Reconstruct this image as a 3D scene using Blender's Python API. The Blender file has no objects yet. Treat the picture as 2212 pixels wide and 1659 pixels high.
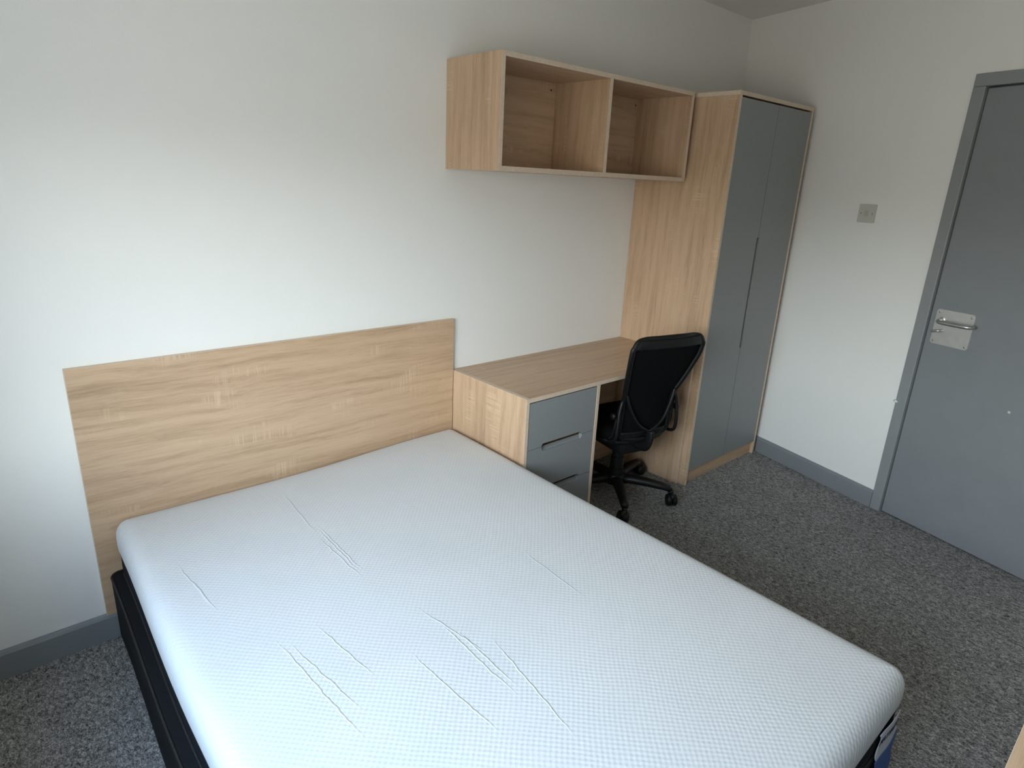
import bpy, bmesh, math, random
from mathutils import Matrix, Vector
random.seed(7)
scene = bpy.context.scene
COL = scene.collection

# ------------------------------------------------------------------ camera
cam_data = bpy.data.cameras.new('camera')
cam = bpy.data.objects.new('camera', cam_data)
COL.objects.link(cam)
F_PX = 1363.43
cam_data.sensor_width = 36.0
cam_data.lens = F_PX / 2212.0 * 36.0
cam_data.clip_start = 0.02
YAW, PITCH, ROLL = -0.7402, -0.3135, 0.0482
CAM = Vector((-0.564, -2.1742, 1.5312))
face = Matrix(((1, 0, 0), (0, 0, -1), (0, 1, 0)))
rot = (Matrix.Rotation(YAW, 3, 'Z') @ Matrix.Rotation(PITCH, 3, 'X') @ face @ Matrix.Rotation(ROLL, 3, 'Z'))
cam.matrix_world = Matrix.Translation(CAM) @ rot.to_4x4()
scene.camera = cam

# ------------------------------------------------------------------ exposure, sky, daylight
vs = scene.view_settings
scene.display_settings.display_device = 'sRGB'
vs.view_transform = 'Standard'
vs.look = 'None'
vs.gamma = 1.0
vs.use_curve_mapping = False
vs.exposure = 0.95

XL, YB, H = -0.93, -2.75, 2.4638          # left wall, wall behind the camera, ceiling height
WY0, WY1, WZ0, WZ1 = -0.76, -2.30, 0.80, 1.82   # window opening in the left wall
world = bpy.data.worlds.new('daylight')
scene.world = world
world.use_nodes = True
wn = world.node_tree
wn.nodes.clear()
w_out = wn.nodes.new('ShaderNodeOutputWorld')
w_bg = wn.nodes.new('ShaderNodeBackground')
w_tc = wn.nodes.new('ShaderNodeTexCoord')
w_sep = wn.nodes.new('ShaderNodeSeparateXYZ')
w_ramp = wn.nodes.new('ShaderNodeValToRGB')
w_map = wn.nodes.new('ShaderNodeMapRange')
w_map.inputs['From Min'].default_value = -1
w_map.inputs['From Max'].default_value = 1
wn.links.new(w_tc.outputs['Generated'], w_sep.inputs[0])
wn.links.new(w_sep.outputs['Z'], w_map.inputs['Value'])
wn.links.new(w_map.outputs[0], w_ramp.inputs[0])
wn.links.new(w_ramp.outputs[0], w_bg.inputs[0])
wn.links.new(w_bg.outputs[0], w_out.inputs[0])
els = w_ramp.color_ramp.elements
els[0].position = 0.0
els[0].color = (0.21, 0.185, 0.15, 1)      # sunlit ground and houses outside
els[1].position = 1.0
els[1].color = (0.40, 0.62, 1.0, 1)
for pos, colr in ((0.50, (0.22, 0.195, 0.16, 1)), (0.515, (0.26, 0.23, 0.19, 1)), (0.55, (0.95, 1.0, 1.03, 1)), (0.70, (0.74, 0.86, 1.02, 1)), (0.82, (0.50, 0.70, 1.0, 1))):
    e = els.new(pos)
    e.color = colr
w_bg.inputs['Strength'].default_value = 13.0

portal = bpy.data.lights.new('window_left_offscreen', 'AREA')
portal.shape = 'RECTANGLE'
portal.size = WZ1 - WZ0
portal.size_y = WY0 - WY1
portal.cycles.is_portal = True
po = bpy.data.objects.new('window_left_offscreen', portal)
po.location = (XL - 0.27, (WY0 + WY1) / 2, (WZ0 + WZ1) / 2)
po.rotation_euler = (0, -math.pi / 2, 0)
COL.objects.link(po)

# ------------------------------------------------------------------ measured layout
XR, WA = 3.156, 0.2637                       # right wall: x = XR + WA * y
WN = math.hypot(1, WA)
WALL_ANGLE = math.atan2(-1, -WA)
HX0, HX1, HZ = -0.3566, 1.0499, 0.9456
DX0, DD, DZ = 1.0502, 0.4976, 0.7141
WX0, WX1, WD, WZ = 2.2265, 2.9657, 0.5383, 1.9558
SX0, SX1, SD, SZ0, SZ1, SMX = 1.0051, 2.1906, 0.3252, 1.558, 1.9553, 1.5959
T = 0.018

# ------------------------------------------------------------------ material helpers
class NT:
    def __init__(self, name):
        self.m = bpy.data.materials.new(name)
        self.m.use_nodes = True
        self.t = self.m.node_tree
        self.b = self.t.nodes['Principled BSDF']
    def n(self, kind, **kw):
        nd = self.t.nodes.new(kind)
        for k, v in kw.items():
            setattr(nd, k, v)
        return nd
    def l(self, a, b):
        self.t.links.new(a, b)
    def set(self, nd, **kw):
        for k, v in kw.items():
            nd.inputs[k.replace('_', ' ')].default_value = v
    def math(self, op, a, b=None, c=None):
        nd = self.n('ShaderNodeMath', operation=op)
        for i, v in enumerate((a, b, c)):
            if v is None:
                continue
            if isinstance(v, (int, float)):
                nd.inputs[i].default_value = v
            else:
                self.l(v, nd.inputs[i])
        return nd.outputs[0]
    def mix(self, fac, a, b, mode='MIX'):
        nd = self.n('ShaderNodeMix', data_type='RGBA', blend_type=mode)
        for i, v in ((0, fac), (6, a), (7, b)):
            if isinstance(v, (int, float)):
                nd.inputs[i].default_value = v
            elif isinstance(v, tuple):
                nd.inputs[i].default_value = v
            else:
                self.l(v, nd.inputs[i])
        return nd.outputs[2]
    def noise(self, vec, scale, detail=3, rough=0.5, dist=0.0):
        nd = self.n('ShaderNodeTexNoise')
        self.set(nd, Scale=scale, Detail=detail, Roughness=rough, Distortion=dist)
        if vec is not None:
            self.l(vec, nd.inputs['Vector'])
        return nd.outputs['Fac']
    def mapping(self, vec, scale=(1, 1, 1), loc=(0, 0, 0)):
        nd = self.n('ShaderNodeMapping')
        nd.inputs['Scale'].default_value = scale
        nd.inputs['Location'].default_value = loc
        self.l(vec, nd.inputs['Vector'])
        return nd.outputs[0]
    def ramp(self, fac, stops):
        nd = self.n('ShaderNodeValToRGB')
        el = nd.color_ramp.elements
        el[0].position, el[0].color = stops[0][0], stops[0][1]
        el[1].position, el[1].color = stops[-1][0], stops[-1][1]
        for p, c in stops[1:-1]:
            q = el.new(p)
            q.color = c
        self.l(fac, nd.inputs[0])
        return nd.outputs[0]
    def bump(self, h, strength, dist=0.001):
        nd = self.n('ShaderNodeBump')
        self.set(nd, Strength=strength, Distance=dist)
        self.l(h, nd.inputs['Height'])
        self.l(nd.outputs[0], self.b.inputs['Normal'])
        return nd
def c4(r, g, b):
    return (r, g, b, 1.0)
def srgb(r, g, b):
    f = lambda v: (v / 255 / 12.92) if v / 255 <= 0.04045 else ((v / 255 + 0.055) / 1.055) ** 2.4
    return (f(r), f(g), f(b), 1.0)

def plain(name, col, rough=0.5, metal=0.0, noise=0.0, nscale=60, bump=0.0, bscale=300, spec=0.5):
    m = NT(name)
    m.b.inputs['Roughness'].default_value = rough
    m.b.inputs['Metallic'].default_value = metal
    m.b.inputs['Specular IOR Level'].default_value = spec
    tc = m.n('ShaderNodeTexCoord').outputs['Object']
    f = m.noise(tc, nscale, 3)
    k = 1 - noise
    m.l(m.ramp(f, [(0.3, (col[0] * k, col[1] * k, col[2] * k, 1)), (0.7, (min(1, col[0] * (1 + noise)), min(1, col[1] * (1 + noise)), min(1, col[2] * (1 + noise)), 1))]), m.b.inputs['Base Color'])
    if bump:
        m.bump(m.noise(tc, bscale, 2), bump, 0.0006)
    return m.m

def wood(name, axis, seed=0.0, tint=(1.20, 1.13, 1.07)):
    m = NT(name)
    m.b.inputs['Roughness'].default_value = 0.40
    m.b.inputs['Specular IOR Level'].default_value = 0.5
    tc = m.n('ShaderNodeTexCoord').outputs['Object']
    def sc(al, ac):
        return (al, ac, ac) if axis == 'x' else ((ac, al, ac) if axis == 'y' else (ac, ac, al))
    off = (seed * 1.7, seed * 2.3, seed * 3.1)
    # slow bending of the grain
    bend = m.n('ShaderNodeTexNoise')
    m.set(bend, Scale=1.0, Detail=2.0)
    m.l(m.mapping(tc, sc(2.0, 4.5), off), bend.inputs['Vector'])
    v2 = m.n('ShaderNodeVectorMath', operation='MULTIPLY_ADD')
    m.l(bend.outputs['Color'], v2.inputs[0])
    k = 0.045
    v2.inputs[1].default_value = (0 if axis == 'x' else k, 0 if axis == 'y' else k, 0 if axis == 'z' else k)
    m.l(tc, v2.inputs[2])
    p = v2.outputs[0]
    broad = m.noise(m.mapping(p, sc(0.9, 10), off), 1.0, 3, 0.55)
    streak = m.noise(m.mapping(p, sc(2.2, 60), off), 1.0, 5, 0.62)
    fibre = m.noise(m.mapping(p, sc(14, 420), off), 1.0, 3, 0.6)
    ring = m.n('ShaderNodeTexWave', wave_type='BANDS', bands_direction='DIAGONAL')
    m.set(ring, Scale=1.0, Distortion=5.0, Detail=3.0)
    ring.inputs['Detail Scale'].default_value = 1.2
    m.l(m.mapping(p, sc(0.6, 11), off), ring.inputs['Vector'])
    f = m.math('ADD', m.math('MULTIPLY', broad, 0.34), m.math('MULTIPLY', streak, 0.36))
    f = m.math('ADD', f, m.math('MULTIPLY', fibre, 0.28))
    f = m.math('ADD', f, m.math('MULTIPLY', ring.outputs['Fac'], 0.06))
    tt = lambda c: (c[0] * tint[0], c[1] * tint[1], c[2] * tint[2], 1)
    base = m.ramp(f, [(0.33, tt((0.29, 0.20, 0.13))), (0.44, tt((0.40, 0.285, 0.188))),
                      (0.54, tt((0.475, 0.347, 0.235))), (0.70, tt((0.54, 0.405, 0.285)))])
    # pale saw marks across the grain, in patches
    patch = m.noise(m.mapping(tc, sc(4.5, 13), (off[0] + 5, off[1], off[2])), 1.0, 2)
    patch = m.n('ShaderNodeMapRange', interpolation_type='SMOOTHSTEP')
    pn = m.noise(m.mapping(tc, sc(4.5, 13), (off[0] + 5, off[1], off[2])), 1.0, 2)
    m.l(pn, patch.inputs['Value'])
    m.set(patch, From_Min=0.57, From_Max=0.70)
    st = m.n('ShaderNodeMapRange')
    m.l(m.noise(m.mapping(tc, sc(230, 7), off), 1.0, 1), st.inputs['Value'])
    m.set(st, From_Min=0.50, From_Max=0.62)
    mark = m.math('MULTIPLY', m.math('MULTIPLY', patch.outputs[0], st.outputs[0]), 0.55)
    colr = m.mix(mark, base, tt((0.60, 0.465, 0.335)))
    m.l(colr, m.b.inputs['Base Color'])
    m.bump(f, 0.12, 0.0008)
    return m.m

M = {}
M['wood_x'] = wood('oak_grain_along_x', 'x', 0.0)
M['wood_head'] = wood('oak_headboard', 'x', 3.3)
M['wood_back'] = wood('oak_back_panel', 'x', 8.1)
M['wood_z'] = wood('oak_grain_upright', 'z', 1.4)
M['wood_z2'] = wood('oak_grain_upright_two', 'z', 5.2)
M['edge'] = plain('oak_edge_band', (0.64, 0.51, 0.39, 1), 0.5, noise=0.06, nscale=90)
M['grey_front'] = plain('grey_lacquer_front', (0.25, 0.258, 0.256, 1), 0.42, noise=0.02, bump=0.02, bscale=700)
M['grey_paint'] = plain('grey_gloss_paint', (0.235, 0.25, 0.262, 1), 0.4, noise=0.03, nscale=8, bump=0.06, bscale=180)
M['black_fabric'] = plain('black_bed_fabric', (0.007, 0.0075, 0.008, 1), 0.9, noise=0.25, nscale=500, bump=0.3, bscale=900, spec=0.2)
M['black_border'] = plain('black_mattress_border', (0.008, 0.0085, 0.011, 1), 0.85, noise=0.3, nscale=400, bump=0.35, bscale=700, spec=0.2)
M['piping'] = plain('black_piping', (0.011, 0.010, 0.009, 1), 0.6)
M['black_plastic'] = plain('black_plastic', (0.0055, 0.0057, 0.006, 1), 0.45, noise=0.05, bump=0.05, bscale=900, spec=0.35)
M['black_mesh'] = plain('black_chair_mesh', (0.004, 0.004, 0.0045, 1), 0.9, noise=0.3, nscale=900, spec=0.1)
M['seat_fabric'] = plain('black_seat_fabric', (0.006, 0.006, 0.0065, 1), 0.95, noise=0.3, nscale=700, bump=0.3, bscale=900, spec=0.1)
M['steel'] = plain('satin_steel', (0.62, 0.62, 0.60, 1), 0.34, 1.0, noise=0.05, nscale=40)
M['plate_metal'] = plain('brushed_aluminium', (0.60, 0.60, 0.575, 1), 0.5, 0.75, noise=0.05, nscale=30)
M['frame_paint'] = plain('light_grey_gloss_paint', (0.275, 0.288, 0.295, 1), 0.38, noise=0.03, nscale=8, bump=0.06, bscale=180)
M['cream_plastic'] = plain('cream_switch_plastic', (0.58, 0.57, 0.52, 1), 0.4, noise=0.02)
M['rocker_plastic'] = plain('yellowed_rocker_plastic', (0.49, 0.475, 0.39, 1), 0.35, noise=0.02)
M['screw_dark'] = plain('dark_screw', (0.05, 0.048, 0.045, 1), 0.5, 0.6)
M['tag_white'] = plain('white_label_cloth', (0.60, 0.59, 0.62, 1), 0.8, noise=0.03)
M['tag_blue'] = plain('blue_label_cloth', (0.05, 0.13, 0.36, 1), 0.8, noise=0.08, nscale=200)
M['ink'] = plain('navy_print', (0.035, 0.04, 0.09, 1), 0.7)
M['white_paint'] = plain('white_paint_chip', (0.75, 0.75, 0.73, 1), 0.6)
M['upvc'] = plain('white_window_frame', (0.80, 0.80, 0.79, 1), 0.35)

def wall_mat(name, col):
    m = NT(name)
    m.b.inputs['Roughness'].default_value = 0.85
    m.b.inputs['Specular IOR Level'].default_value = 0.2
    tc = m.n('ShaderNodeTexCoord').outputs['Object']
    big = m.noise(tc, 1.8, 3)
    m.l(m.ramp(big, [(0.3, (col[0] * 0.985, col[1] * 0.985, col[2] * 0.985, 1)), (0.7, col)]), m.b.inputs['Base Color'])
    h = m.math('ADD', m.math('MULTIPLY', m.noise(m.mapping(tc, (1, 1, 0.55)), 210, 3, 0.6), 0.7), m.math('MULTIPLY', m.noise(tc, 45, 3), 0.9))
    m.bump(h, 0.16, 0.0022)
    return m.m
M['wall'] = wall_mat('white_emulsion_wall', (0.87, 0.862, 0.83, 1))
M['ceiling'] = wall_mat('white_emulsion_ceiling', (0.87, 0.862, 0.83, 1))

def carpet_mat():
    m = NT('grey_flecked_carpet')
    m.b.inputs['Roughness'].default_value = 1.0
    m.b.inputs['Specular IOR Level'].default_value = 0.05
    tc = m.n('ShaderNodeTexCoord').outputs['Object']
    fine = m.noise(m.mapping(tc, (1, 0.75, 1)), 260, 3, 0.62, 0.5)
    mid = m.noise(m.mapping(tc, (1, 0.6, 1)), 95, 3, 0.6, 0.8)
    f = m.math('ADD', m.math('MULTIPLY', fine, 0.62), m.math('MULTIPLY', mid, 0.5))
    f = m.math('ADD', f, m.math('MULTIPLY', m.noise(tc, 9, 2), 0.06))
    m.l(m.ramp(f, [(0.42, c4(0.022, 0.021, 0.0195)), (0.52, c4(0.16, 0.154, 0.146)), (0.62, c4(0.31, 0.302, 0.29)), (0.74, c4(0.60, 0.59, 0.57))]), m.b.inputs['Base Color'])
    m.bump(f, 0.9, 0.006)
    return m.m
M['carpet'] = carpet_mat()

def mattress_mat():
    m = NT('white_knit_mattress_cover')
    m.b.inputs['Roughness'].default_value = 0.9
    m.b.inputs['Specular IOR Level'].default_value = 0.15
    m.b.inputs['Sheen Weight'].default_value = 0.15
    tc = m.n('ShaderNodeTexCoord').outputs['Object']
    wob = m.n('ShaderNodeTexNoise')
    m.set(wob, Scale=3.0, Detail=2.0)
    m.l(tc, wob.inputs['Vector'])
    add = m.n('ShaderNodeVectorMath', operation='MULTIPLY_ADD')
    m.l(wob.outputs['Color'], add.inputs[0])
    add.inputs[1].default_value = (0.03, 0.03, 0)
    m.l(tc, add.inputs[2])
    sep = m.n('ShaderNodeSeparateXYZ')
    m.l(add.outputs[0], sep.inputs[0])
    A = 0.0158
    cx = m.math('COSINE', m.math('MULTIPLY', sep.outputs[0], 2 * math.pi / A))
    cy = m.math('COSINE', m.math('MULTIPLY', sep.outputs[1], 2 * math.pi / A))
    knit = m.math('MULTIPLY', cx, cy)
    knit = m.math('ADD', knit, m.math('MULTIPLY', m.noise(tc, 180, 2), 1.0))
    # long stretch creases along the bed: (x0, y0, x1, y1)
    sp = m.n('ShaderNodeSeparateXYZ')
    m.l(tc, sp.inputs[0])
    lines = [(.197, -.145, .170, -.51), (.185, -.45, .178, -.765), (.196, -.42, .186, -.78), (.165, -.5, .172, -.80),
             (-.213, -.40, -.196, -.66), (-.205, -.50, -.19, -.70), (.215, -.98, .255, -1.25), (.245, -1.12, .24, -1.37),
             (.228, -1.06, .222, -1.40), (.30, -1.18, .24, -1.56), (-.10, -.90, -.06, -1.22), (-.02, -.88, .01, -1.15), (-.12, -.86, -.09, -1.30),
             (.11, -1.1, .13, -1.45), (.62, -.95, .60, -1.25)]
    tot = None
    jit = m.math('MULTIPLY', m.math('SUBTRACT', m.noise(m.mapping(tc, (1, 1, 1)), 22, 2), 0.5), 0.012)
    for (x0, y0, x1, y1) in lines:
        k = (x1 - x0) / (y1 - y0)
        xl = m.math('MULTIPLY_ADD', m.math('SUBTRACT', sp.outputs[1], y0), k, x0)
        d = m.math('ABSOLUTE', m.math('ADD', m.math('SUBTRACT', sp.outputs[0], xl), jit))
        near = m.n('ShaderNodeMapRange', interpolation_type='SMOOTHSTEP')
        m.l(d, near.inputs['Value'])
        m.set(near, From_Min=0.0, From_Max=0.0032, To_Min=1.0, To_Max=0.0)
        mid, half = (y0 + y1) / 2, abs(y1 - y0) / 2
        dy = m.math('ABSOLUTE', m.math('SUBTRACT', sp.outputs[1], mid))
        win = m.n('ShaderNodeMapRange', interpolation_type='SMOOTHSTEP')
        m.l(dy, win.inputs['Value'])
        m.set(win, From_Min=half * 0.4, From_Max=half, To_Min=1.0, To_Max=0.0)
        v = m.math('MULTIPLY', near.outputs[0], win.outputs[0])
        tot = v if tot is None else m.math('ADD', tot, v)
    h = m.math('ADD', m.math('MULTIPLY', knit, 0.42), m.math('MULTIPLY', tot, 1.5))
    m.bump(h, 0.65, 0.0011)
    m.l(m.ramp(m.noise(tc, 4, 2), [(0.3, c4(0.61, 0.61, 0.605)), (0.7, c4(0.635, 0.635, 0.63))]), m.b.inputs['Base Color'])
    return m.m
M['mattress'] = mattress_mat()

def glass_mat():
    m = NT('clear_window_glass')
    t = m.t
    t.nodes.remove(m.b)
    out = t.nodes['Material Output']
    tr = m.n('ShaderNodeBsdfTransparent')
    tr.inputs[0].default_value = (0.95, 0.97, 0.96, 1)
    gl = m.n('ShaderNodeBsdfGlossy')
    gl.inputs['Roughness'].default_value = 0.02
    lw = m.n('ShaderNodeLayerWeight')
    fac = m.math('MULTIPLY_ADD', m.math('POWER', lw.outputs['Facing'], 5.0), 0.8, 0.03)
    mx = m.n('ShaderNodeMixShader')
    m.l(fac, mx.inputs[0]); m.l(tr.outputs[0], mx.inputs[1]); m.l(gl.outputs[0], mx.inputs[2])
    m.l(mx.outputs[0], out.inputs[0])
    return m.m
M['glass'] = glass_mat()

# ------------------------------------------------------------------ mesh helpers
def link(name, bm, mats, parent=None, smooth=False):
    me = bpy.data.meshes.new(name)
    bmesh.ops.recalc_face_normals(bm, faces=bm.faces)
    bm.to_mesh(me)
    bm.free()
    for mt in (mats if isinstance(mats, (list, tuple)) else [mats]):
        me.materials.append(M[mt])
    if smooth:
        for p in me.polygons:
            p.use_smooth = True
    o = bpy.data.objects.new(name, me)
    COL.objects.link(o)
    if parent is not None:
        o.parent = parent
    return o
def smooth_angle(o, deg=35):
    me = o.data
    for p in me.polygons:
        p.use_smooth = True
    bm = bmesh.new(); bm.from_mesh(me)
    for ed in bm.edges:
        if len(ed.link_faces) == 2 and ed.calc_face_angle(0) > math.radians(deg):
            ed.smooth = False
    bm.to_mesh(me); bm.free()
def add_box(bm, x0, x1, y0, y1, z0, z1, bevel=0.0, seg=1):
    r = bmesh.ops.create_cube(bm, size=1.0)
    vs_ = r['verts']
    for v in vs_:
        v.co = Vector(((x0 + x1) / 2 + v.co.x * (x1 - x0), (y0 + y1) / 2 + v.co.y * (y1 - y0), (z0 + z1) / 2 + v.co.z * (z1 - z0)))
    if bevel:
        es = list({ed for v in vs_ for ed in v.link_edges})
        bmesh.ops.bevel(bm, geom=es, offset=bevel, segments=seg, affect='EDGES', profile=0.5)
    return bm
def box(name, dims, mat, parent=None, bevel=0.0, seg=1, origin=(0, 0, 0)):
    bm = bmesh.new()
    x0, x1, y0, y1, z0, z1 = dims
    ox, oy, oz = origin
    add_box(bm, x0 - ox, x1 - ox, y0 - oy, y1 - oy, z0 - oz, z1 - oz, bevel, seg)
    return link(name, bm, mat, parent)
def panel(name, dims, mat, parent=None, origin=(0, 0, 0), edge='edge', bevel=0.0008):
    """a board: its two large faces carry grain, its narrow edges an edge band"""
    bm = bmesh.new()
    x0, x1, y0, y1, z0, z1 = dims
    ox, oy, oz = origin
    add_box(bm, x0 - ox, x1 - ox, y0 - oy, y1 - oy, z0 - oz, z1 - oz, bevel)
    d = (abs(x1 - x0), abs(y1 - y0), abs(z1 - z0))
    thin = d.index(min(d))
    bm.normal_update()
    for f in bm.faces:
        if abs(f.normal[thin]) < 0.9:
            f.material_index = 1
    return link(name, bm, [mat, edge], parent)
def prism(name, poly, a0, a1, mat, parent=None, plane='xz', origin=(0, 0, 0), bevel=0.0, holes=None):
    """extrude a 2D polygon (x,z) along y, (x,y) along z or (y,z) along x"""
    bm = bmesh.new()
    def P(p, a):
        q = {'xz': (p[0], a, p[1]), 'xy': (p[0], p[1], a), 'yz': (a, p[0], p[1])}[plane]
        return Vector(q) - Vector(origin)
    A = [bm.verts.new(P(p, a0)) for p in poly]
    B = [bm.verts.new(P(p, a1)) for p in poly]
    n = len(poly)
    bm.faces.new(A); bm.faces.new(B[::-1])
    for i in range(n):
        bm.faces.new((A[i], A[(i + 1) % n], B[(i + 1) % n], B[i]))
    if bevel:
        bm.normal_update()
        es = [ed for ed in bm.edges if (ed.verts[0] in A) == (ed.verts[1] in A)]
        bmesh.ops.bevel(bm, geom=es, offset=bevel, segments=1, affect='EDGES')
    bm.normal_update()
    bmesh.ops.triangulate(bm, faces=[f for f in bm.faces if len(f.verts) > 4], ngon_method='EAR_CLIP')
    return link(name, bm, mat, parent)
def add_tube(bm, pts, radii, n=10, flat=(1.0, 1.0), up=None, cap=True):
    pts = [Vector(p) for p in pts]
    if isinstance(radii, (int, float)):
        radii = [radii] * len(pts)
    rings = []
    prev = None
    for i, p in enumerate(pts):
        a = pts[max(0, i - 1)]; b = pts[min(len(pts) - 1, i + 1)]
        t = (b - a).normalized()
        if up is not None:
            s = t.cross(Vector(up))
            if s.length < 1e-4: s = t.orthogonal()
        elif prev is None:
            s = t.orthogonal()
        else:
            s = prev - t * prev.dot(t)
        s.normalize(); prev = s
        u = s.cross(t).normalized()
        rings.append([bm.verts.new(p + s * math.cos(k * 2 * math.pi / n) * radii[i] * flat[0] + u * math.sin(k * 2 * math.pi / n) * radii[i] * flat[1]) for k in range(n)])
    for i in range(len(rings) - 1):
        for k in range(n):
            bm.faces.new((rings[i][k], rings[i][(k + 1) % n], rings[i + 1][(k + 1) % n], rings[i + 1][k]))
    if cap:
        bm.faces.new(rings[0][::-1]); bm.faces.new(rings[-1])
    return rings
def tube(name, pts, radii, mat, parent=None, n=10, flat=(1, 1), up=None):
    bm = bmesh.new()
    add_tube(bm, pts, radii, n, flat, up)
    return link(name, bm, mat, parent, smooth=True)
def spline(pts, per=8, closed=False):
    P = [Vector(p) for p in pts]
    out = []
    n = len(P)
    segs = n if closed else n - 1
    for i in range(segs):
        g = lambda k: P[k % n] if closed else P[max(0, min(n - 1, k))]
        p0, p1, p2, p3 = g(i - 1), g(i), g(i + 1), g(i + 2)
        for j in range(per):
            t = j / per
            out.append(0.5 * ((2 * p1) + (p2 - p0) * t + (2 * p0 - 5 * p1 + 4 * p2 - p3) * t * t + (3 * p1 - p0 - 3 * p2 + p3) * t ** 3))
    if not closed:
        out.append(P[-1])
    return out
def closed_tube(bm, pts, r, n=8, flat=(1, 1), up=(0, 0, 1)):
    pts = [Vector(p) for p in pts]
    N = len(pts)
    rings = []
    for i, p in enumerate(pts):
        t = (pts[(i + 1) % N] - pts[i - 1]).normalized()
        s = t.cross(Vector(up))
        if s.length < 1e-4: s = t.orthogonal()
        s.normalize()
        u = s.cross(t).normalized()
        rr = r[i] if isinstance(r, (list, tuple)) else r
        rings.append([bm.verts.new(p + s * math.cos(k * 2 * math.pi / n) * rr * flat[0] + u * math.sin(k * 2 * math.pi / n) * rr * flat[1]) for k in range(n)])
    for i in range(N):
        for k in range(n):
            bm.faces.new((rings[i][k], rings[i][(k + 1) % n], rings[(i + 1) % N][(k + 1) % n], rings[(i + 1) % N][k]))
def lathe(bm, prof, n=20, axis='z', at=(0, 0, 0)):
    rings = []
    for r, h in prof:
        ring = []
        for k in range(n):
            a = 2 * math.pi * k / n
            q = {'z': (r * math.cos(a), r * math.sin(a), h), 'y': (r * math.cos(a), h, r * math.sin(a)), 'x': (h, r * math.cos(a), r * math.sin(a))}[axis]
            ring.append(bm.verts.new(Vector(q) + Vector(at)))
        rings.append(ring)
    for i in range(len(rings) - 1):
        for k in range(n):
            bm.faces.new((rings[i][k], rings[i][(k + 1) % n], rings[i + 1][(k + 1) % n], rings[i + 1][k]))
    bm.faces.new(rings[0][::-1]); bm.faces.new(rings[-1])
def thing(name, label, cat, loc=(0, 0, 0), rotz=0.0, group=None):
    o = bpy.data.objects.new(name, None)
    o.empty_display_size = 0.1
    COL.objects.link(o)
    o.location = loc
    o.rotation_euler = (0, 0, rotz)
    o['label'] = label; o['category'] = cat
    if group: o['group'] = group
    return o
def tag(o, label, cat, group=None):
    o['label'] = label; o['category'] = cat
    if group: o['group'] = group
    return o
def struct(o, label=None):
    o['kind'] = 'structure'
    if label: o['label'] = label
    return o
def arc(cx, cz, r, a0, a1, n=6):
    return [(cx + r * math.cos(math.radians(a0 + (a1 - a0) * i / n)), cz + r * math.sin(math.radians(a0 + (a1 - a0) * i / n))) for i in range(n + 1)]

# ------------------------------------------------------------------ the room
SEND = -YB * WN + 0.05
XB = XR + WA * YB
struct(box('floor', (XL - 0.3, XR + 0.3, YB - 0.1, 0.12, -0.1, 0.0), 'carpet'), 'grey flecked loop pile carpet')
struct(box('ceiling', (XL - 0.3, XR + 0.3, YB - 0.1, 0.12, H, H + 0.1), 'ceiling'), 'plain white ceiling')
struct(box('wall_back', (XL - 0.3, XR + 0.3, 0.0, 0.12, 0.0, H), 'wall'), 'white painted wall behind the headboard and desk')
struct(box('wall_front', (XL - 0.3, XR + 0.3, YB - 0.12, YB, 0.0, H), 'wall'), 'white painted wall opposite the bed')
# left wall with the window opening
bm = bmesh.new()
add_box(bm, XL - 0.3, XL, YB - 0.1, WY1, 0, H)
add_box(bm, XL - 0.3, XL, WY0, 0.1, 0, H)
add_box(bm, XL - 0.3, XL, WY1, WY0, 0, WZ0)
add_box(bm, XL - 0.3, XL, WY1, WY0, WZ1, H)
struct(link('wall_left', bm, 'wall'), 'white painted wall with the window')
# window frame and panes
bm = bmesh.new()
fx0, fx1 = XL - 0.26, XL - 0.20
for a in ((WY1, WY1 + 0.055, WZ0, WZ1), (WY0 - 0.055, WY0, WZ0, WZ1), (WY1 + 0.055, WY0 - 0.055, WZ0, WZ0 + 0.055), (WY1 + 0.055, WY0 - 0.055, WZ1 - 0.055, WZ1)):
    add_box(bm, fx0, fx1, a[0], a[1], a[2], a[3], 0.004)
win = struct(link('window_1', bm, 'upvc'), 'white framed window in the wall beside the bed')
ym = (WY0 + WY1) / 2
box('mullion', (fx0, fx1, ym - 0.035, ym + 0.035, WZ0 + 0.055, WZ1 - 0.055), 'upvc', win, 0.004)
box('pane', (fx0 + 0.02, fx0 + 0.026, WY1 + 0.05, ym - 0.03, WZ0 + 0.05, WZ1 - 0.05), 'glass', win)
box('pane', (fx0 + 0.02, fx0 + 0.026, ym + 0.03, WY0 - 0.05, WZ0 + 0.05, WZ1 - 0.05), 'glass', win)
box('window_sill', (XL - 0.2, XL + 0.03, WY1, WY0, WZ0 - 0.03, WZ0 + 0.004), 'upvc', win, 0.004)

# right wall frame of reference: local x runs along the wall, -y points into the room
def on_right_wall(o):
    o.location = (XR, 0, 0)
    o.rotation_euler = (0, 0, WALL_ANGLE)
    return o
D0, D1, DH = 1.3688, 2.1308, 1.986           # door leaf along the wall and its top
poly = [(-0.1, 0), (D0 - 0.025, 0), (D0 - 0.025, DH + 0.025), (D1 + 0.025, DH + 0.025), (D1 + 0.025, 0), (SEND, 0), (SEND, H), (-0.1, H)]
on_right_wall(struct(prism('wall_right', poly, 0.0, 0.14, 'wall'), 'white painted wall with the grey door'))

# painted door frame
A0, AT = 1.3151, 2.0389
IN = 0.003
bm = bmesh.new()
aw0, aw1 = A0, D0 - IN                        # left jamb face
bw0, bw1 = D1 + IN, D1 + (D0 - A0)
for (s0, s1, z0, z1) in ((aw0, aw1, 0, DH + IN), (bw0, bw1, 0, DH + IN), (aw0, bw1, DH + IN, AT)):
    add_box(bm, s0, s1, -0.012, 0.002, z0, z1, 0.003, 2)
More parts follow.
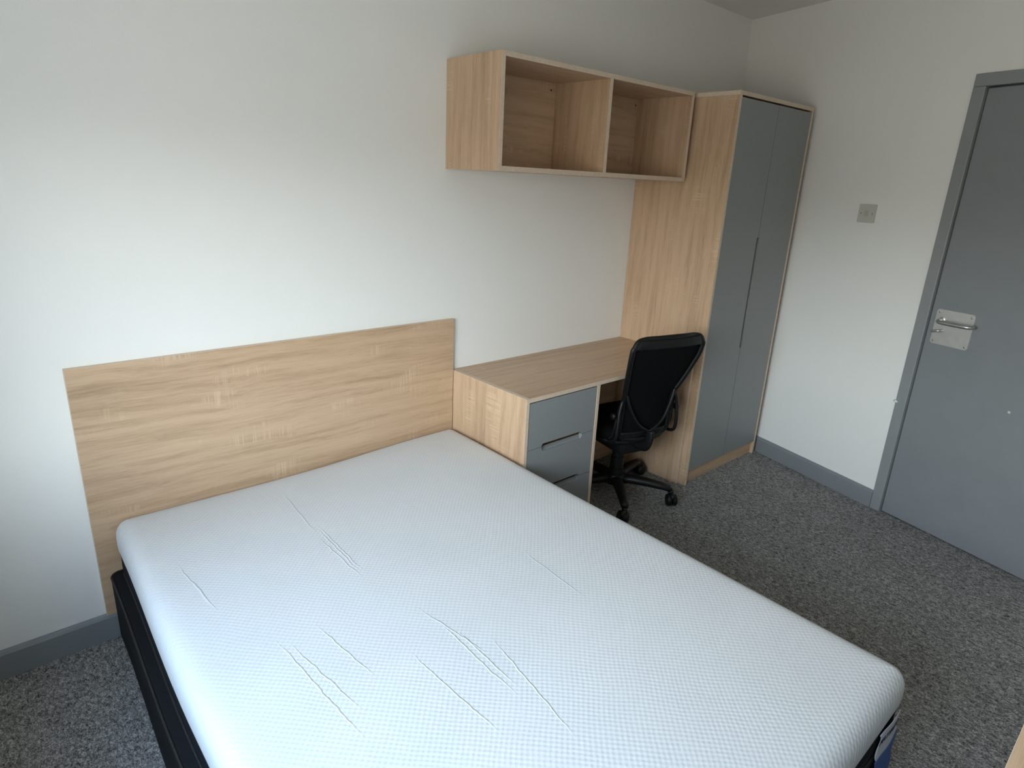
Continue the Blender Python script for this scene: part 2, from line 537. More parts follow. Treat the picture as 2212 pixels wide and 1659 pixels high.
# rebate, lining and stops behind the leaf
for (s0, s1, z0, z1) in ((D0 - 0.026, D0 - IN, 0, DH + IN), (D1 + IN, D1 + 0.026, 0, DH + IN), (D0 - 0.026, D1 + 0.026, DH + IN, DH + 0.026)):
    add_box(bm, s0, s1, 0.001, 0.14, z0, z1)
for (s0, s1, z0, z1) in ((D0 - 0.01, D0 + 0.016, 0, DH), (D1 - 0.016, D1 + 0.01, 0, DH), (D0, D1, DH - 0.016, DH + 0.01)):
    add_box(bm, s0, s1, 0.055, 0.09, z0, z1)
trim = on_right_wall(struct(link('trim_1', bm, 'frame_paint'), 'grey painted door frame'))
box('light_leak_strip', (D0 - 0.01, D1 + 0.01, 0.05, 0.13, 0.0, 0.03), 'frame_paint', trim)  # unseen strip added behind the leaf, blocks sky light leaking under the door
bm = bmesh.new()
add_tube(bm, [(A0 - 0.008, -0.010, 0.586), (A0 + 0.004, -0.013, 0.585), (A0 + 0.013, -0.0135, 0.582)], [0.005, 0.0062, 0.0035], 8)
link('paint_chip', bm, 'white_paint', trim, True)['label'] = 'small white blob of paint on the edge'

door = on_right_wall(struct(box('door_1', (D0, D1, 0.006, 0.05, 0.006, DH - 0.004), 'grey_paint', None, 0.002), 'grey painted flush door'))
# metal handle plate with lever and thumb turn
P0, P1, PZ0, PZ1 = 1.3945, 1.5565, 0.9005, 1.0585
def round_rect(x0, x1, z0, z1, r, n=5):
    return arc(x1 - r, z1 - r, r, 0, 90, n) + arc(x0 + r, z1 - r, r, 90, 180, n) + arc(x0 + r, z0 + r, r, 180, 270, n) + arc(x1 - r, z0 + r, r, 270, 360, n)
plate = prism('handle_plate', round_rect(P0, P1, PZ0, PZ1, 0.012), 0.002, 0.006, 'plate_metal', door, bevel=0.0007)
plate['label'] = 'square brushed metal plate'
for (s, z) in ((P0 + 0.012, PZ1 - 0.012), (P1 - 0.012, PZ1 - 0.014), (P0 + 0.012, PZ0 + 0.012), (P1 - 0.012, PZ0 + 0.012)):
    bm = bmesh.new()
    lathe(bm, [(0.0042, 0.003), (0.0042, 0.001), (0.0022, 0.0004)], 12, 'y', (s, 0, z))
    link('screw', bm, 'steel', plate, True)
bm = bmesh.new()
lathe(bm, [(0.013, 0.003), (0.013, -0.003), (0.010, -0.0045)], 24, 'y', (1.4255, 0, 1.0125))
o = link('handle_rose', bm, 'steel', plate); smooth_angle(o)
lev = spline([(1.4255, 0.0, 1.0125), (1.4265, -0.024, 1.0115), (1.432, -0.043, 1.0095), (1.446, -0.050, 1.008), (1.48, -0.0505, 1.0075),
              (1.53, -0.050, 1.008), (1.556, -0.048, 1.009), (1.569, -0.038, 1.0095), (1.571, -0.022, 1.010)], 6)
tube('lever_handle', lev, 0.0088, 'steel', plate, 14)
tt = spline([(1.4375, 0.002, 0.966), (1.4385, -0.014, 0.966), (1.4365, -0.022, 0.9655), (1.428, -0.026, 0.963), (1.407, -0.027, 0.9585)], 5)
tube('thumb_turn', tt, 0.0056, 'steel', plate, 12)
bm = bmesh.new()
lathe(bm, [(0.007, 0.007), (0.006, 0.003), (0.003, 0.001)], 14, 'y', (1.721 * WN, 0, 0.688))
o = link('screw_cap', bm, 'cream_plastic', door, True)

# skirting boards
def skirting(name, length, parent_xform, hgt=0.0945, th=0.015):
    prof = [(0.0, 0.0), (-th, 0.0), (-th, hgt - 0.012), (-th + 0.004, hgt - 0.003), (-th + 0.008, hgt), (0.0, hgt)]
    o = struct(prism(name, prof, length[0], length[1], 'grey_paint', None, 'yz'), 'grey painted skirting board')
    parent_xform(o)
    return o
skirting('baseboard_back', (XL, DX0 - 0.002), lambda o: None)
skirting('baseboard_right', (0.02, A0), on_right_wall)
def left_x(o):
    o.location = (XL, 0, 0); o.rotation_euler = (0, 0, math.pi / 2)
skirting('baseboard_left', (YB, -0.015), left_x)
def front_x(o):
    o.location = (0, YB, 0); o.rotation_euler = (0, 0, math.pi)
skirting('baseboard_front', (-1.15, -XL - 0.015), front_x)

# light switch
sw = thing('light_switch', 'cream square light switch on the wall beside the grey door', 'light switch', (XR - WA * 0.955 / WN, -0.955 / WN, 1.4505), WALL_ANGLE)
prism('face_plate', round_rect(-0.0435, 0.0435, -0.043, 0.043, 0.003, 3), 0.001, -0.0085, 'cream_plastic', sw, bevel=0.0015)
box('surround', (-0.0425, 0.0425, -0.004, 0.002, -0.042, 0.042), 'cream_plastic', sw)
prism('rocker', round_rect(-0.010, 0.010, -0.0135, 0.0135, 0.001, 2), -0.006, -0.0105, 'rocker_plastic', sw, bevel=0.001)
for s in (-0.0302, 0.0302):
    bm = bmesh.new()
    lathe(bm, [(0.0026, -0.006), (0.0026, -0.0088), (0.001, -0.009)], 10, 'y', (s, 0, 0))
    link('screw', bm, 'screw_dark', sw)

# ------------------------------------------------------------------ bed
# headboard
head = panel('headboard', (HX0, HX1, -0.0175, -0.0005, 0.0945, HZ), 'wood_head', None, (0, 0, 0.0945))
head.location = (0, 0, 0.0945)
tag(head, 'wide pale oak effect headboard panel fixed to the white wall', 'headboard')

MX0, MX1, MY0, MY1 = -0.318, 1.044, -0.022, -1.922
MZT, MZS, MZB = 0.447, 0.335, 0.252
def outline(inset, r, nside=26, ncorner=9, rect=(MX0, MX1, MY1, MY0)):
    x0, x1, y0, y1 = rect[0] + inset, rect[1] - inset, rect[2] + inset, rect[3] - inset
    r = max(0.0005, min(r, (x1 - x0) / 2 - 1e-4, (y1 - y0) / 2 - 1e-4))
    pts = []
    corners = [(x1 - r, y1 - r, 0), (x0 + r, y1 - r, 90), (x0 + r, y0 + r, 180), (x1 - r, y0 + r, 270)]
    for i, (cx_, cy_, a) in enumerate(corners):
        for k in range(ncorner):
            t = math.radians(a + 90 * k / (ncorner - 1))
            pts.append((cx_ + r * math.cos(t), cy_ + r * math.sin(t)))
        nx = corners[(i + 1) % 4]
        t = math.radians(a + 90)
        p = (cx_ + r * math.cos(t), cy_ + r * math.sin(t)); q = (nx[0] + r * math.cos(t), nx[1] + r * math.sin(t))
        for k in range(1, nside):
            f = k / nside
            pts.append((p[0] + (q[0] - p[0]) * f, p[1] + (q[1] - p[1]) * f))
    return pts
def sstep(a, b, v):
    t = max(0, min(1, (v - a) / (b - a)))
    return t * t * (3 - 2 * t)
def lump(x, y, z):
    """soft sag and bulge of the foam, and the slight skew of its window side"""
    k = sstep(MZS - 0.02, MZT, z)
    dz = k * (0.010 * sstep(0.35, 0.85, x) * sstep(-0.9, -0.1, y) - 0.007 * math.exp(-((x - 0.2) / 0.45) ** 2) * math.exp(-((y + 0.1) / 0.6) ** 2)
              + 0.003 * math.sin(3.1 * x + 0.6) * math.sin(2.3 * y) - 0.004 * sstep(-1.2, -1.9, y))
    w = 1 - sstep(MX0, MX0 + 0.5, x)
    dx = w * (0.016 - 0.030 * sstep(0.0, -0.95, y))
    return Vector((x + dx, y, z + dz))
def shell(name, prof, mat, parent, cap_top=False, cap_bottom=False, rect=(MX0, MX1, MY1, MY0), fn=lump, r0=0.042, hx=0.66):
    bm = bmesh.new()
    rings = []
    for (ins, z) in prof:
        rings.append([bm.verts.new(fn(p[0], p[1], z)) for p in outline(ins, r0 - min(ins, r0), rect=rect)])
    n = len(rings[0])
    for a, b in zip(rings, rings[1:]):
        for k in range(n):
            bm.faces.new((a[k], a[(k + 1) % n], b[(k + 1) % n], b[k]))
    if cap_bottom:
        bm.faces.new(rings[0][::-1])
    if cap_top:
        bm.faces.new(rings[-1])
    return link(name, bm, mat, parent, True)
base = thing('bed_base', 'black fabric upholstered bed base under the white mattress', 'bed base', (0.35, -0.97, 0))
BR = (-0.352, 1.046, -1.918, -0.020)
def base_fn(x, y, z):
    w = 1 - sstep(BR[0], BR[0] + 0.5, x)
    return Vector((x + w * (0.020 - 0.028 * sstep(0.0, -0.95, y)) - 0.35, y + 0.97, z))
shell('body', [(0.004, 0.02), (0.0, 0.028), (0.0, 0.12), (0.0, 0.238), (0.003, 0.247), (0.010, 0.252), (0.2, 0.252), (0.5, 0.252), (0.69, 0.252)], 'black_fabric', base, True, True, BR, base_fn, 0.03)
bm = bmesh.new()
closed_tube(bm, [base_fn(p[0], p[1], 0.247) for p in outline(0.002, 0.03, rect=BR)], 0.0042, 6)
link('top_piping', bm, 'piping', base, True)
for fx, fy in ((-0.63, 0.86), (0.63, 0.86), (-0.63, -0.86), (0.63, -0.86), (0, 0.86), (0, -0.86)):
    bm = bmesh.new()
    lathe(bm, [(0.022, 0.0), (0.026, 0.004), (0.024, 0.026)], 14, 'z', (fx, fy, 0))
    link('foot', bm, 'black_plastic', base, True)

mat_root = thing('mattress', 'white knitted foam mattress with black side border lying on the bed', 'mattress', (0, 0, 0.252))
def lump_l(x, y, z):
    v = lump(x, y, z); v.z -= 0.252
    return v
top_prof = [(0.006, MZS), (0.001, MZS + 0.012), (0.0, MZS + 0.03), (0.0, MZS + 0.055), (0.002, MZT - 0.038), (0.007, MZT - 0.025), (0.0145, MZT - 0.0145), (0.025, MZT - 0.007), (0.038, MZT - 0.0025), (0.055, MZT - 0.0006)]
top_prof += [(0.055 + 0.615 * (i / 22.0), MZT) for i in range(1, 23)]
shell('top_cover', top_prof, 'mattress', mat_root, True, False, fn=lump_l)
shell('border', [(0.014, MZB), (0.006, MZB + 0.008), (0.004, MZB + 0.03), (0.005, MZS - 0.01), (0.009, MZS + 0.004)], 'black_border', mat_root, False, True, fn=lump_l)
bm = bmesh.new()
closed_tube(bm, [lump_l(p[0], p[1], MZS) for p in outline(0.005, 0.045)], 0.003, 6)
link('seam_piping', bm, 'piping', mat_root, True)
bm = bmesh.new()
closed_tube(bm, [lump_l(p[0], p[1], MZB + 0.006) for p in outline(0.006, 0.045)], 0.004, 6)
link('lower_piping', bm, 'piping', mat_root, True)

tag_root = thing('hanging_label', 'white and blue cloth label hanging at the foot corner of the mattress', 'label', (0, 0, 0.252))
# label hanging at the foot end
def sheet(name, left, right, mat, parent, n=24, y=-1.928, th=0.0009):
    """wavy strip between two outlines given as functions of z parameter 0..1"""
    bm = bmesh.new()
    rows = []
    for i in range(n + 1):
        t = i / n
        (xa, za), (xb, zb) = left(t), right(t)
        row = []
        for j in range(9):
            u = j / 8
            x, z = xa + (xb - xa) * u, za + (zb - za) * u
            row.append((x, y - 0.002 * math.sin(38 * x + 9 * z) - 0.0012 * math.sin(60 * z), z - 0.252))
        rows.append(row)
    F = [[bm.verts.new(p) for p in r] for r in rows]
    B = [[bm.verts.new((p[0], p[1] + th, p[2])) for p in r] for r in rows]
    for G, s in ((F, 1), (B, -1)):
        for i in range(n):
            for j in range(8):
                q = (G[i][j], G[i][j + 1], G[i + 1][j + 1], G[i + 1][j])
                bm.faces.new(q if s > 0 else q[::-1])
    loop = [(0, j) for j in range(9)] + [(i, 8) for i in range(1, n + 1)] + [(n, j) for j in range(7, -1, -1)] + [(i, 0) for i in range(n - 1, 0, -1)]
    for a, b in zip(loop, loop[1:] + loop[:1]):
        bm.faces.new((F[a[0]][a[1]], B[a[0]][a[1]], B[b[0]][b[1]], F[b[0]][b[1]]))
    return link(name, bm, mat, parent, True)
def lft(t): return (0.868 + 0.010 * math.sin(t * 6.0) + 0.034 * t, 0.347 - 0.100 * t)
def rgt(t): return (0.996 + 0.008 * math.sin(t * 7.5 + 0.3) + 0.026 * t, 0.347 - 0.086 * t)
label = sheet('label_cloth', lft, rgt, 'tag_white', tag_root, y=-1.9265)
label['label'] = 'white cloth label with MATTRESS print'
def lft2(t): return (0.900 + 0.008 * math.sin(t * 5.0 + 5.6) + 0.05 * t, 0.244 - 0.15 * t)
def rgt2(t): return (1.036 + 0.03 * t + 0.005 * math.sin(t * 9), 0.259 - 0.15 * t)
lb = sheet('label_blue_part', lft2, rgt2, 'tag_blue', tag_root, y=-1.926)
lb['label'] = 'blue lower half of the cloth label'
fc = bpy.data.curves.new('lettering', 'FONT')
fc.body = 'MATTRESS'
fc.size = 0.031
fc.shear = 0.25
fc.extrude = 0.0004
tmp = bpy.data.objects.new('lettering_source', fc)
COL.objects.link(tmp)
dg = bpy.context.evaluated_depsgraph_get()
me = bpy.data.meshes.new_from_object(tmp.evaluated_get(dg))
bpy.data.objects.remove(tmp)
me.materials.clear(); me.materials.append(M['ink'])
xs = [v.co.x for v in me.vertices]
wtx = max(xs) - min(xs)
for v in me.vertices:
    z = 0.298 + v.co.y
    x = 0.888 + (v.co.x - min(xs)) / wtx * 0.112 + 0.3 * (0.337 - z) - 0.008
    dpt = v.co.z
    v.co = Vector((x, -1.9265 - 0.002 * math.sin(38 * x + 9 * z) - 0.0012 * math.sin(60 * z) - 0.0007 - dpt, z - 0.252))
lt = bpy.data.objects.new('lettering', me)
COL.objects.link(lt)
lt.parent = label

# ------------------------------------------------------------------ drawers with routed finger scoops
def drawer_front(parent, name, x0, x1, z0, z1, y, th, top_scoop, bottom_scoop, sx0, sx1, sgn=-1):
    """flat front in the xz plane; sgn -1 faces -y"""
    r = 0.012
    poly = [(x0, z0)]
    if bottom_scoop:
        hgt = 0.012
        poly += [(sx0, z0)] + [(sx0 + r - r * math.cos(math.radians(a)), z0 + hgt * math.sin(math.radians(a))) for a in (25, 50, 75, 90)]
        poly += [(sx1 - r + r * math.cos(math.radians(a)), z0 + hgt * math.sin(math.radians(a))) for a in (90, 75, 50, 25)] + [(sx1, z0)]
    poly += [(x1, z0), (x1, z1)]
    if top_scoop:
        hgt = 0.020
        poly += [(sx1, z1)] + [(sx1 - r + r * math.cos(math.radians(a)), z1 - hgt * math.sin(math.radians(a))) for a in (25, 50, 75, 90)]
        poly += [(sx0 + r - r * math.cos(math.radians(a)), z1 - hgt * math.sin(math.radians(a))) for a in (90, 75, 50, 25)] + [(sx0, z1)]
    poly += [(x0, z1)]
    d = prism(name, poly, y, y - sgn * th, 'grey_front', parent, bevel=0.0007)
    if top_scoop:
        # slanted routed lip behind the notch
        bm = bmesh.new()
        zb = z1 - 0.020
        yo, yi = y - sgn * 0.0025, y - sgn * (th + 0.004)
        pr = [(yo, zb - 0.002), (yi, zb + 0.012), (yi, zb - 0.006), (yo, zb - 0.006)]
        ra = [bm.verts.new((sx0 - 0.001, p[0], p[1])) for p in pr]
        rb = [bm.verts.new((sx1 + 0.001, p[0], p[1])) for p in pr]
        bm.faces.new(ra); bm.faces.new(rb[::-1])
        for i in range(4):
            bm.faces.new((ra[i], ra[(i + 1) % 4], rb[(i + 1) % 4], rb[i]))
        link('finger_scoop', bm, 'grey_front', d)
    return d

# ------------------------------------------------------------------ desk
desk = thing('desk', 'pale oak effect desk with grey drawers between bed and wardrobe', 'desk', (DX0, 0, 0))
O = (DX0, 0, 0)
RX = WX0 - 0.001
panel('desktop', (DX0 + T, RX, -DD, -0.001, DZ - T, DZ), 'wood_x', desk, O)
panel('side_panel', (DX0, DX0 + T, -DD, -0.0185, 0.0, DZ), 'wood_z', desk, O)
panel('side_panel', (RX - T, RX, -DD, -0.001, 0.0, DZ - T), 'wood_z2', desk, O)
DV = 1.4919
panel('divider', (DV - T, DV, -DD, -0.02, 0.0, DZ - T), 'wood_z2', desk, O)
panel('back_panel', (DX0 + T, RX - T, -0.03, -0.016, 0.0, DZ - T), 'wood_back', desk, O)
panel('plinth', (DX0 + T, DV - T, -DD + 0.04, -DD + 0.055, 0.0, 0.075), 'wood_x', desk, O)
dl, dr = DX0 + T + 0.003 - DX0, DV - T - 0.003 - DX0
zz = [DZ - T - 0.005, 0.4885, 0.2855, 0.080]
for i in range(3):
    dwr = drawer_front(desk, 'drawer', dl, dr, zz[i + 1] + (0.0 if i == 2 else 0.0015), zz[i] - (0.0 if i == 0 else 0.0015), -DD + 0.002, 0.018, i > 0, i < 2, 1.150 - DX0, 1.3975 - DX0)
    box('drawer_box', (dl + 0.012, dr - 0.012, -DD + 0.030, -0.05, zz[i + 1] + 0.02, zz[i] - 0.03), 'wood_back', dwr)

# ------------------------------------------------------------------ wall shelf unit
shelf = thing('wall_shelf', 'open two bay oak effect shelf box mounted on the wall above the desk', 'shelf', (SX0, 0, SZ0))
O = (SX0, 0, SZ0)
panel('side_panel', (SX0, SX0 + T, -SD, -0.0005, SZ0, SZ1), 'wood_z', shelf, O)
panel('side_panel', (SX1 - T, SX1, -SD, -0.0005, SZ0, SZ1), 'wood_z2', shelf, O)
panel('divider', (SMX - T / 2, SMX + T / 2, -SD, -0.012, SZ0 + T, SZ1 - T), 'wood_z2', shelf, O)
panel('top_panel', (SX0 + T, SX1 - T, -SD, -0.0005, SZ1 - T, SZ1), 'wood_x', shelf, O)
panel('bottom_panel', (SX0 + T, SX1 - T, -SD, -0.0005, SZ0, SZ0 + T), 'wood_x', shelf, O)
panel('back_panel', (SX0 + T, SX1 - T, -0.012, -0.001, SZ0 + T, SZ1 - T), 'wood_back', shelf, O)
for hx in (1.5587, 2.1540):
    bm = bmesh.new()
    lathe(bm, [(0.0042, -0.0115), (0.0042, -0.0128), (0.002, -0.0130)], 12, 'y', (hx - SX0, 0, 1.9086 - SZ0))
    link('fixing_hole', bm, 'screw_dark', shelf)

# ------------------------------------------------------------------ wardrobe
ward = thing('wardrobe', 'tall oak effect wardrobe with two grey doors in the corner', 'wardrobe', (WX0, 0, 0))
O = (WX0, 0, 0)
panel('side_panel', (WX0, WX0 + T, -WD, -0.001, 0.0, WZ - T), 'wood_z', ward, O)
panel('side_panel', (WX1 - T, WX1, -WD, -0.001, 0.0, WZ - T), 'wood_z2', ward, O)
panel('top_panel', (WX0, WX1, -WD, -0.001, WZ - T, WZ), 'wood_x', ward, O)
panel('back_panel', (WX0 + T, WX1 - T, -0.012, -0.002, 0.0, WZ - T), 'wood_back', ward, O)
panel('base_panel', (WX0 + T, WX1 - T, -WD + 0.03, -0.012, 0.07, 0.07 + T), 'wood_x', ward, O)
panel('plinth', (WX0 + T, WX1 - T, -WD + 0.018, -WD + 0.034, 0.0, 0.078), 'wood_x', ward, O)
WC = 2.5955
HZ0, HZ1 = 0.716, 1.306
dz0, dz1 = 0.083, WZ - T - 0.009
def ward_door(x0, x1, inner):
    hw, r = 0.0105, 0.0105
    poly = [(x0, dz0), (x1, dz0)]
    if inner == 'right':
        poly += [(x1, HZ0)] + [(x1 - hw * math.sin(math.radians(a)), HZ0 + r - r * math.cos(math.radians(a))) for a in (30, 60, 90)]
        poly += [(x1 - hw * math.sin(math.radians(a)), HZ1 - r + r * math.cos(math.radians(a))) for a in (90, 60, 30)] + [(x1, HZ1)]
    poly += [(x1, dz1), (x0, dz1)]
    if inner == 'left':
        poly += [(x0, HZ1)] + [(x0 + hw * math.sin(math.radians(a)), HZ1 - r + r * math.cos(math.radians(a))) for a in (30, 60, 90)]
        poly += [(x0 + hw * math.sin(math.radians(a)), HZ0 + r - r * math.cos(math.radians(a))) for a in (90, 60, 30)] + [(x0, HZ0)]
    poly = [(p[0] - WX0, p[1]) for p in poly]
    return prism('door', poly, -WD + 0.001, -WD + 0.019, 'grey_front', ward, bevel=0.0007)
dA = ward_door(WX0 + T + 0.002, WC - 0.0022, 'right')
dB = ward_door(WC + 0.0022, WX1 - T - 0.002, 'left')
for dd_, a, b, s in ((dA, WC - 0.024, WC - 0.0024, -1), (dB, WC + 0.0024, WC + 0.0016 + 0.022, 1)):
    bm = bmesh.new()
    add_box(bm, a - WX0, b - WX0, -WD + 0.015, -WD + 0.024, HZ0 - 0.01, HZ1 + 0.01)
    link('handle_recess', bm, 'grey_front', dd_)

# ------------------------------------------------------------------ office chair
CH = (1.845, -0.362)
CANG = -math.radians(12.5)
chair = thing('office_chair', 'black mesh back swivel office chair pushed under the desk', 'chair', (CH[0], CH[1], 0), CANG)
# local frame: +y is the way the chair faces, x its right
rows = [(0.908, 0.268, 0.150), (0.900, 0.270, 0.190), (0.875, 0.270, 0.208), (0.85, 0.268, 0.215), (0.80, 0.256, 0.211), (0.75, 0.238, 0.200),
        (0.70, 0.220, 0.188), (0.65, 0.200, 0.174), (0.60, 0.180, 0.160), (0.55, 0.171, 0.157), (0.50, 0.168, 0.157), (0.46, 0.166, 0.158), (0.42, 0.164, 0.157), (0.395, 0.162, 0.150), (0.380, 0.160, 0.125)]
def row_at(z):
    for a, b in zip(rows, rows[1:]):
        if b[0] <= z <= a[0]:
            t = (a[0] - z) / (a[0] - b[0])
            return a[1] + (b[1] - a[1]) * t, a[2] + (b[2] - a[2]) * t
    return rows[-1][1:] if z < rows[-1][0] else rows[0][1:]
CURVE = 0.035            # the back wraps forward at its sides
def back_pt(u, z, inset=0.0, push=0.0):
    b, w = row_at(z)
    w -= inset
    return Vector((u * w, -b + CURVE * (u * u - 1) * 0.6 + push, z))
loop = [back_pt(-1, z) for (z, _, _) in rows[::-1]] + [back_pt(u, rows[0][0]) + Vector((0, 0, 0.006 * (1 - u * u))) for u in (-0.6, -0.2, 0.2, 0.6)] + [back_pt(1, z) for (z, _, _) in rows] + [back_pt(u, rows[-1][0]) - Vector((0, 0, 0.008 * (1 - u * u))) for u in (0.6, 0.2, -0.2, -0.6)]
inl = []
cen = Vector((0, 0, 0))
for p in loop:
    b, w = row_at(min(max(p.z, 0.381), 0.907))
    q = p.copy()
    q.x *= (w - 0.010) / w
    q.z += -0.010 if p.z > 0.87 else (0.010 if p.z < 0.41 else 0)
    inl.append(q)
bm = bmesh.new()
closed_tube(bm, spline(inl, 4, True), 0.013, 10, (1.0, 0.85), (0, 1, 0))
link('back_frame', bm, 'black_plastic', chair, True)
def back_grid(name, z0, z1, ins, push, mat, nz=26, nu=16, th=0.006):
    bm = bmesh.new()
    G = []
    for i in range(nz + 1):
        z = z0 + (z1 - z0) * i / nz
        G.append([bm.verts.new(back_pt(-1 + 2 * j / nu, z, ins, push)) for j in range(nu + 1)])
    Bk = [[bm.verts.new(v.co + Vector((0, th, 0))) for v in r] for r in G]
    for S, f in ((G, 1), (Bk, -1)):
        for i in range(nz):
            for j in range(nu):
                q = (S[i][j], S[i][j + 1], S[i + 1][j + 1], S[i + 1][j])
                bm.faces.new(q if f > 0 else q[::-1])
    lp = [(0, j) for j in range(nu + 1)] + [(i, nu) for i in range(1, nz + 1)] + [(nz, j) for j in range(nu - 1, -1, -1)] + [(i, 0) for i in range(nz - 1, 0, -1)]
    for a, b in zip(lp, lp[1:] + lp[:1]):
        bm.faces.new((G[a[0]][a[1]], Bk[a[0]][a[1]], Bk[b[0]][b[1]], G[b[0]][b[1]]))
    return link(name, bm, mat, chair, True)
back_grid('back_mesh', 0.395, 0.895, 0.012, 0.004, 'black_mesh')
back_grid('top_rail', 0.855, 0.897, 0.010, -0.008, 'black_plastic', 6, 14, 0.012)
back_grid('lumbar_bar', 0.395, 0.425, 0.010, -0.006, 'black_plastic', 4, 12, 0.012)
# back support: spine and two curved arms up to the frame
tube('back_spine', spline([(0, -0.03, 0.335), (0, -0.15, 0.335), (0, -0.195, 0.35), (0, -0.212, 0.39), (0, -0.212, 0.43)], 6), [0.022] * 25, 'black_plastic', chair, 10, (1.2, 0.6), (1, 0, 0))
for s in (-1, 1):
    tube('back_support_arm', spline([(0, -0.205, 0.425), (s * 0.07, -0.205, 0.47), (s * 0.12, -0.196, 0.55), (s * 0.145, -0.190, 0.62)], 6), 0.007, 'black_plastic', chair, 8)
# seat
def seat_outline(ins, n=48):
    pts = []
    hw, y0, y1, p = 0.225 - ins, -0.175 + ins, 0.275 - ins, 3.6
    cy_, hy = (y0 + y1) / 2, (y1 - y0) / 2
    for k in range(n):
        a = 2 * math.pi * k / n
        c, s = math.cos(a), math.sin(a)
        pts.append((math.copysign(abs(c) ** (2 / p), c) * hw * (1 - 0.06 * (s < 0) * abs(s)), cy_ + math.copysign(abs(s) ** (2 / p), s) * hy))
    return pts
def seat_shell(name, prof, mat):
    bm = bmesh.new()
    R = []
    for ins, z in prof:
        R.append([bm.verts.new((x, y, z - (0.03 * sstep(0.16, 0.28, y)) + 0.012 * (x / 0.22) ** 2)) for x, y in seat_outline(ins)])
    n = len(R[0])
    for a, b in zip(R, R[1:]):
        for k in range(n):
            bm.faces.new((a[k], a[(k + 1) % n], b[(k + 1) % n], b[k]))
    bm.faces.new(R[0][::-1]); bm.faces.new(R[-1])
    return link(name, bm, mat, chair, True)
seat_shell('seat', [(0.02, 0.368), (0.006, 0.374), (0.0, 0.388), (0.002, 0.404), (0.010, 0.418), (0.028, 0.428), (0.06, 0.432), (0.12, 0.430), (0.19, 0.428)], 'seat_fabric')
seat_shell('seat_shell', [(0.08, 0.335), (0.03, 0.342), (0.012, 0.356), (0.010, 0.372)], 'black_plastic')
bm = bmesh.new()
add_box(bm, -0.085, 0.085, -0.12, 0.13, 0.275, 0.345, 0.015, 2)
o = link('tilt_mechanism', bm, 'black_plastic', chair); smooth_angle(o)
tube('height_lever', [(0.05, 0.02, 0.315), (0.16, 0.03, 0.315), (0.225, 0.035, 0.31), (0.255, 0.036, 0.305)], [0.005, 0.005, 0.008, 0.008], 'black_plastic', chair, 8)
# side loops between seat and back
for s in (-1, 1):
    lp = [(s * 0.182, -0.135, 0.385), (s * 0.182, -0.180, 0.400), (s * 0.181, -0.190, 0.46), (s * 0.174, -0.186, 0.54), (s * 0.160, -0.182, 0.590), (s * 0.163, -0.168, 0.54), (s * 0.170, -0.160, 0.46), (s * 0.172, -0.145, 0.41)]
    bm = bmesh.new()
    closed_tube(bm, spline(lp, 5, True), 0.0085, 8, (1, 1), (1, 0, 0))
    link('side_bracket', bm, 'black_plastic', chair, True)
    bm = bmesh.new()
    lathe(bm, [(0.012, 0.0), (0.016, 0.004), (0.016, 0.016), (0.010, 0.020)], 14, 'x', (0.0, 0.0, 0.0))
    k = link('adjuster_knob', bm, 'black_plastic', chair, True)
    k.location = (s * 0.182, -0.165, 0.515)
    if s < 0: k.rotation_euler = (0, 0, math.pi)
# gas lift
bm = bmesh.new()
lathe(bm, [(0.040, 0.085), (0.038, 0.15), (0.034, 0.151), (0.033, 0.215), (0.029, 0.216), (0.028, 0.275), (0.014, 0.276), (0.014, 0.30)], 20)
o = link('gas_column', bm, 'black_plastic', chair); smooth_angle(o)
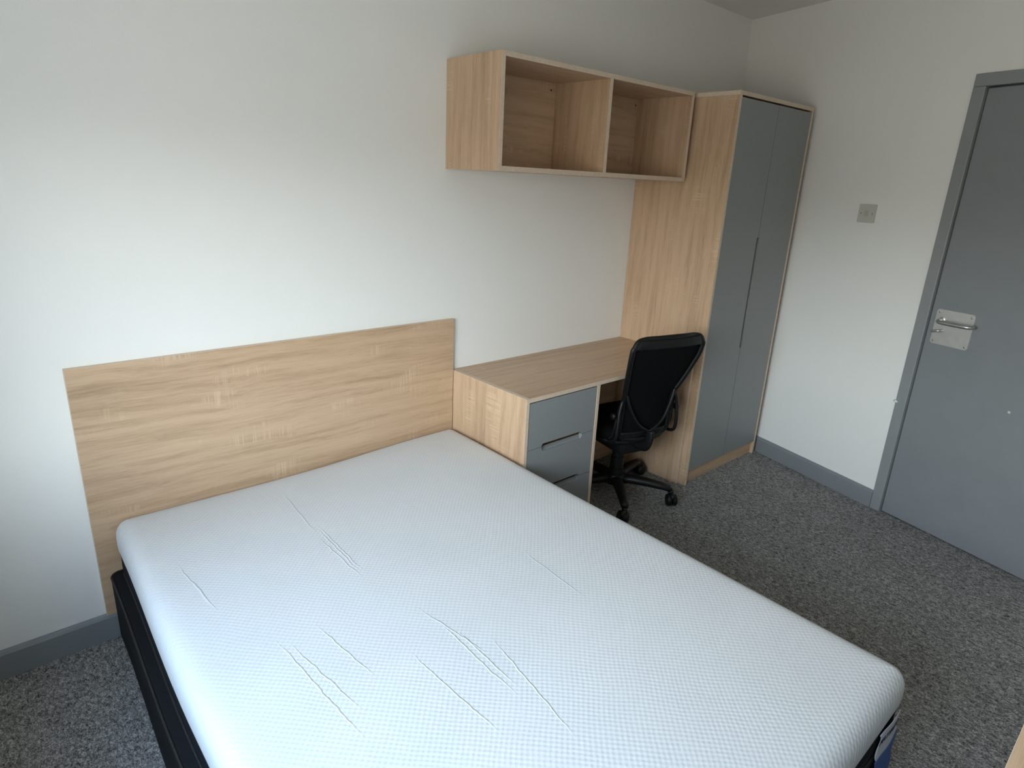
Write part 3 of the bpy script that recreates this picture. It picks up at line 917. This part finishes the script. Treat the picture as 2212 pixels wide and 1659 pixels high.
# five star base
bm = bmesh.new()
lathe(bm, [(0.040, 0.062), (0.052, 0.07), (0.052, 0.110), (0.046, 0.120), (0.036, 0.122)], 24)
o = link('base_hub', bm, 'black_plastic', chair); smooth_angle(o)
R5 = 0.285
for k in range(5):
    a = math.radians(-59 + 72 * k) - CANG
    c, s = math.cos(a), math.sin(a)
    leg_pts = [(c * r, s * r, z) for r, z in ((0.02, 0.092), (0.08, 0.098), (0.16, 0.096), (0.23, 0.090), (0.270, 0.083), (R5 - 0.002, 0.072))]
    leg = tube('leg', leg_pts, [0.032, 0.031, 0.028, 0.025, 0.022, 0.017], 'black_plastic', chair, 10, (0.95, 0.8), (0, 0, 1))
    # twin wheel caster
    ca = bpy.data.objects.new('caster', None)
    bm = bmesh.new()
    lathe(bm, [(0.014, 0.036), (0.014, 0.074), (0.006, 0.076)], 12)
    add_tube(bm, [(0, -0.004, 0.044), (0, -0.016, 0.057), (0, -0.034, 0.057), (0, -0.046, 0.044)], [0.012, 0.014, 0.013, 0.007], 8, (1.0, 1.0))
    ca = link('caster', bm, 'black_plastic', chair, True)
    ca.location = (c * R5, s * R5, 0)
    ca.rotation_euler = (0, 0, a + math.radians((20, 75, -40, 130, 60)[k]))
    for sd in (-1, 1):
        bm = bmesh.new()
        prof = [(0.008, 0.004), (0.0295, 0.004), (0.0305, 0.008), (0.0305, 0.019), (0.027, 0.025), (0.014, 0.028)]
        lathe(bm, [(r, sd * h) for r, h in prof], 20, 'x', (0, -0.018, 0.0305))
        link('wheel', bm, 'black_plastic', ca, True)

# ------------------------------------------------------------------ chest beside the camera, only its top corner shows
CX0, CX1, CY0, CY1, CZ = 0.25, 1.05, -2.60, -2.1485, 0.72
chest = thing('chest_of_drawers', 'oak effect chest whose top edge shows past the foot of the bed', 'chest of drawers', (CX0, CY0, 0))
O = (CX0, CY0, 0)
panel('top_panel', (CX0, CX1, CY0, CY1, CZ - T, CZ), 'wood_x', chest, O)
panel('side_panel', (CX0, CX0 + T, CY0, CY1 - 0.001, 0, CZ - T), 'wood_z', chest, O)
panel('side_panel', (CX1 - T, CX1, CY0, CY1 - 0.001, 0, CZ - T), 'wood_z2', chest, O)
panel('back_panel', (CX0 + T, CX1 - T, CY0 + 0.005, CY0 + 0.015, 0, CZ - T), 'wood_back', chest, O)
panel('plinth', (CX0 + T, CX1 - T, CY1 - 0.055, CY1 - 0.04, 0, 0.075), 'wood_x', chest, O)
zs = [CZ - T - 0.005, 0.49, 0.285, 0.08]
for i in range(3):
    drawer_front(chest, 'drawer', T + 0.003, CX1 - CX0 - T - 0.003, zs[i + 1] + 0.0015, zs[i] - 0.0015, CY1 - CY0 - 0.003, 0.018, i > 0, i < 2, 0.27, 0.53, sgn=1)
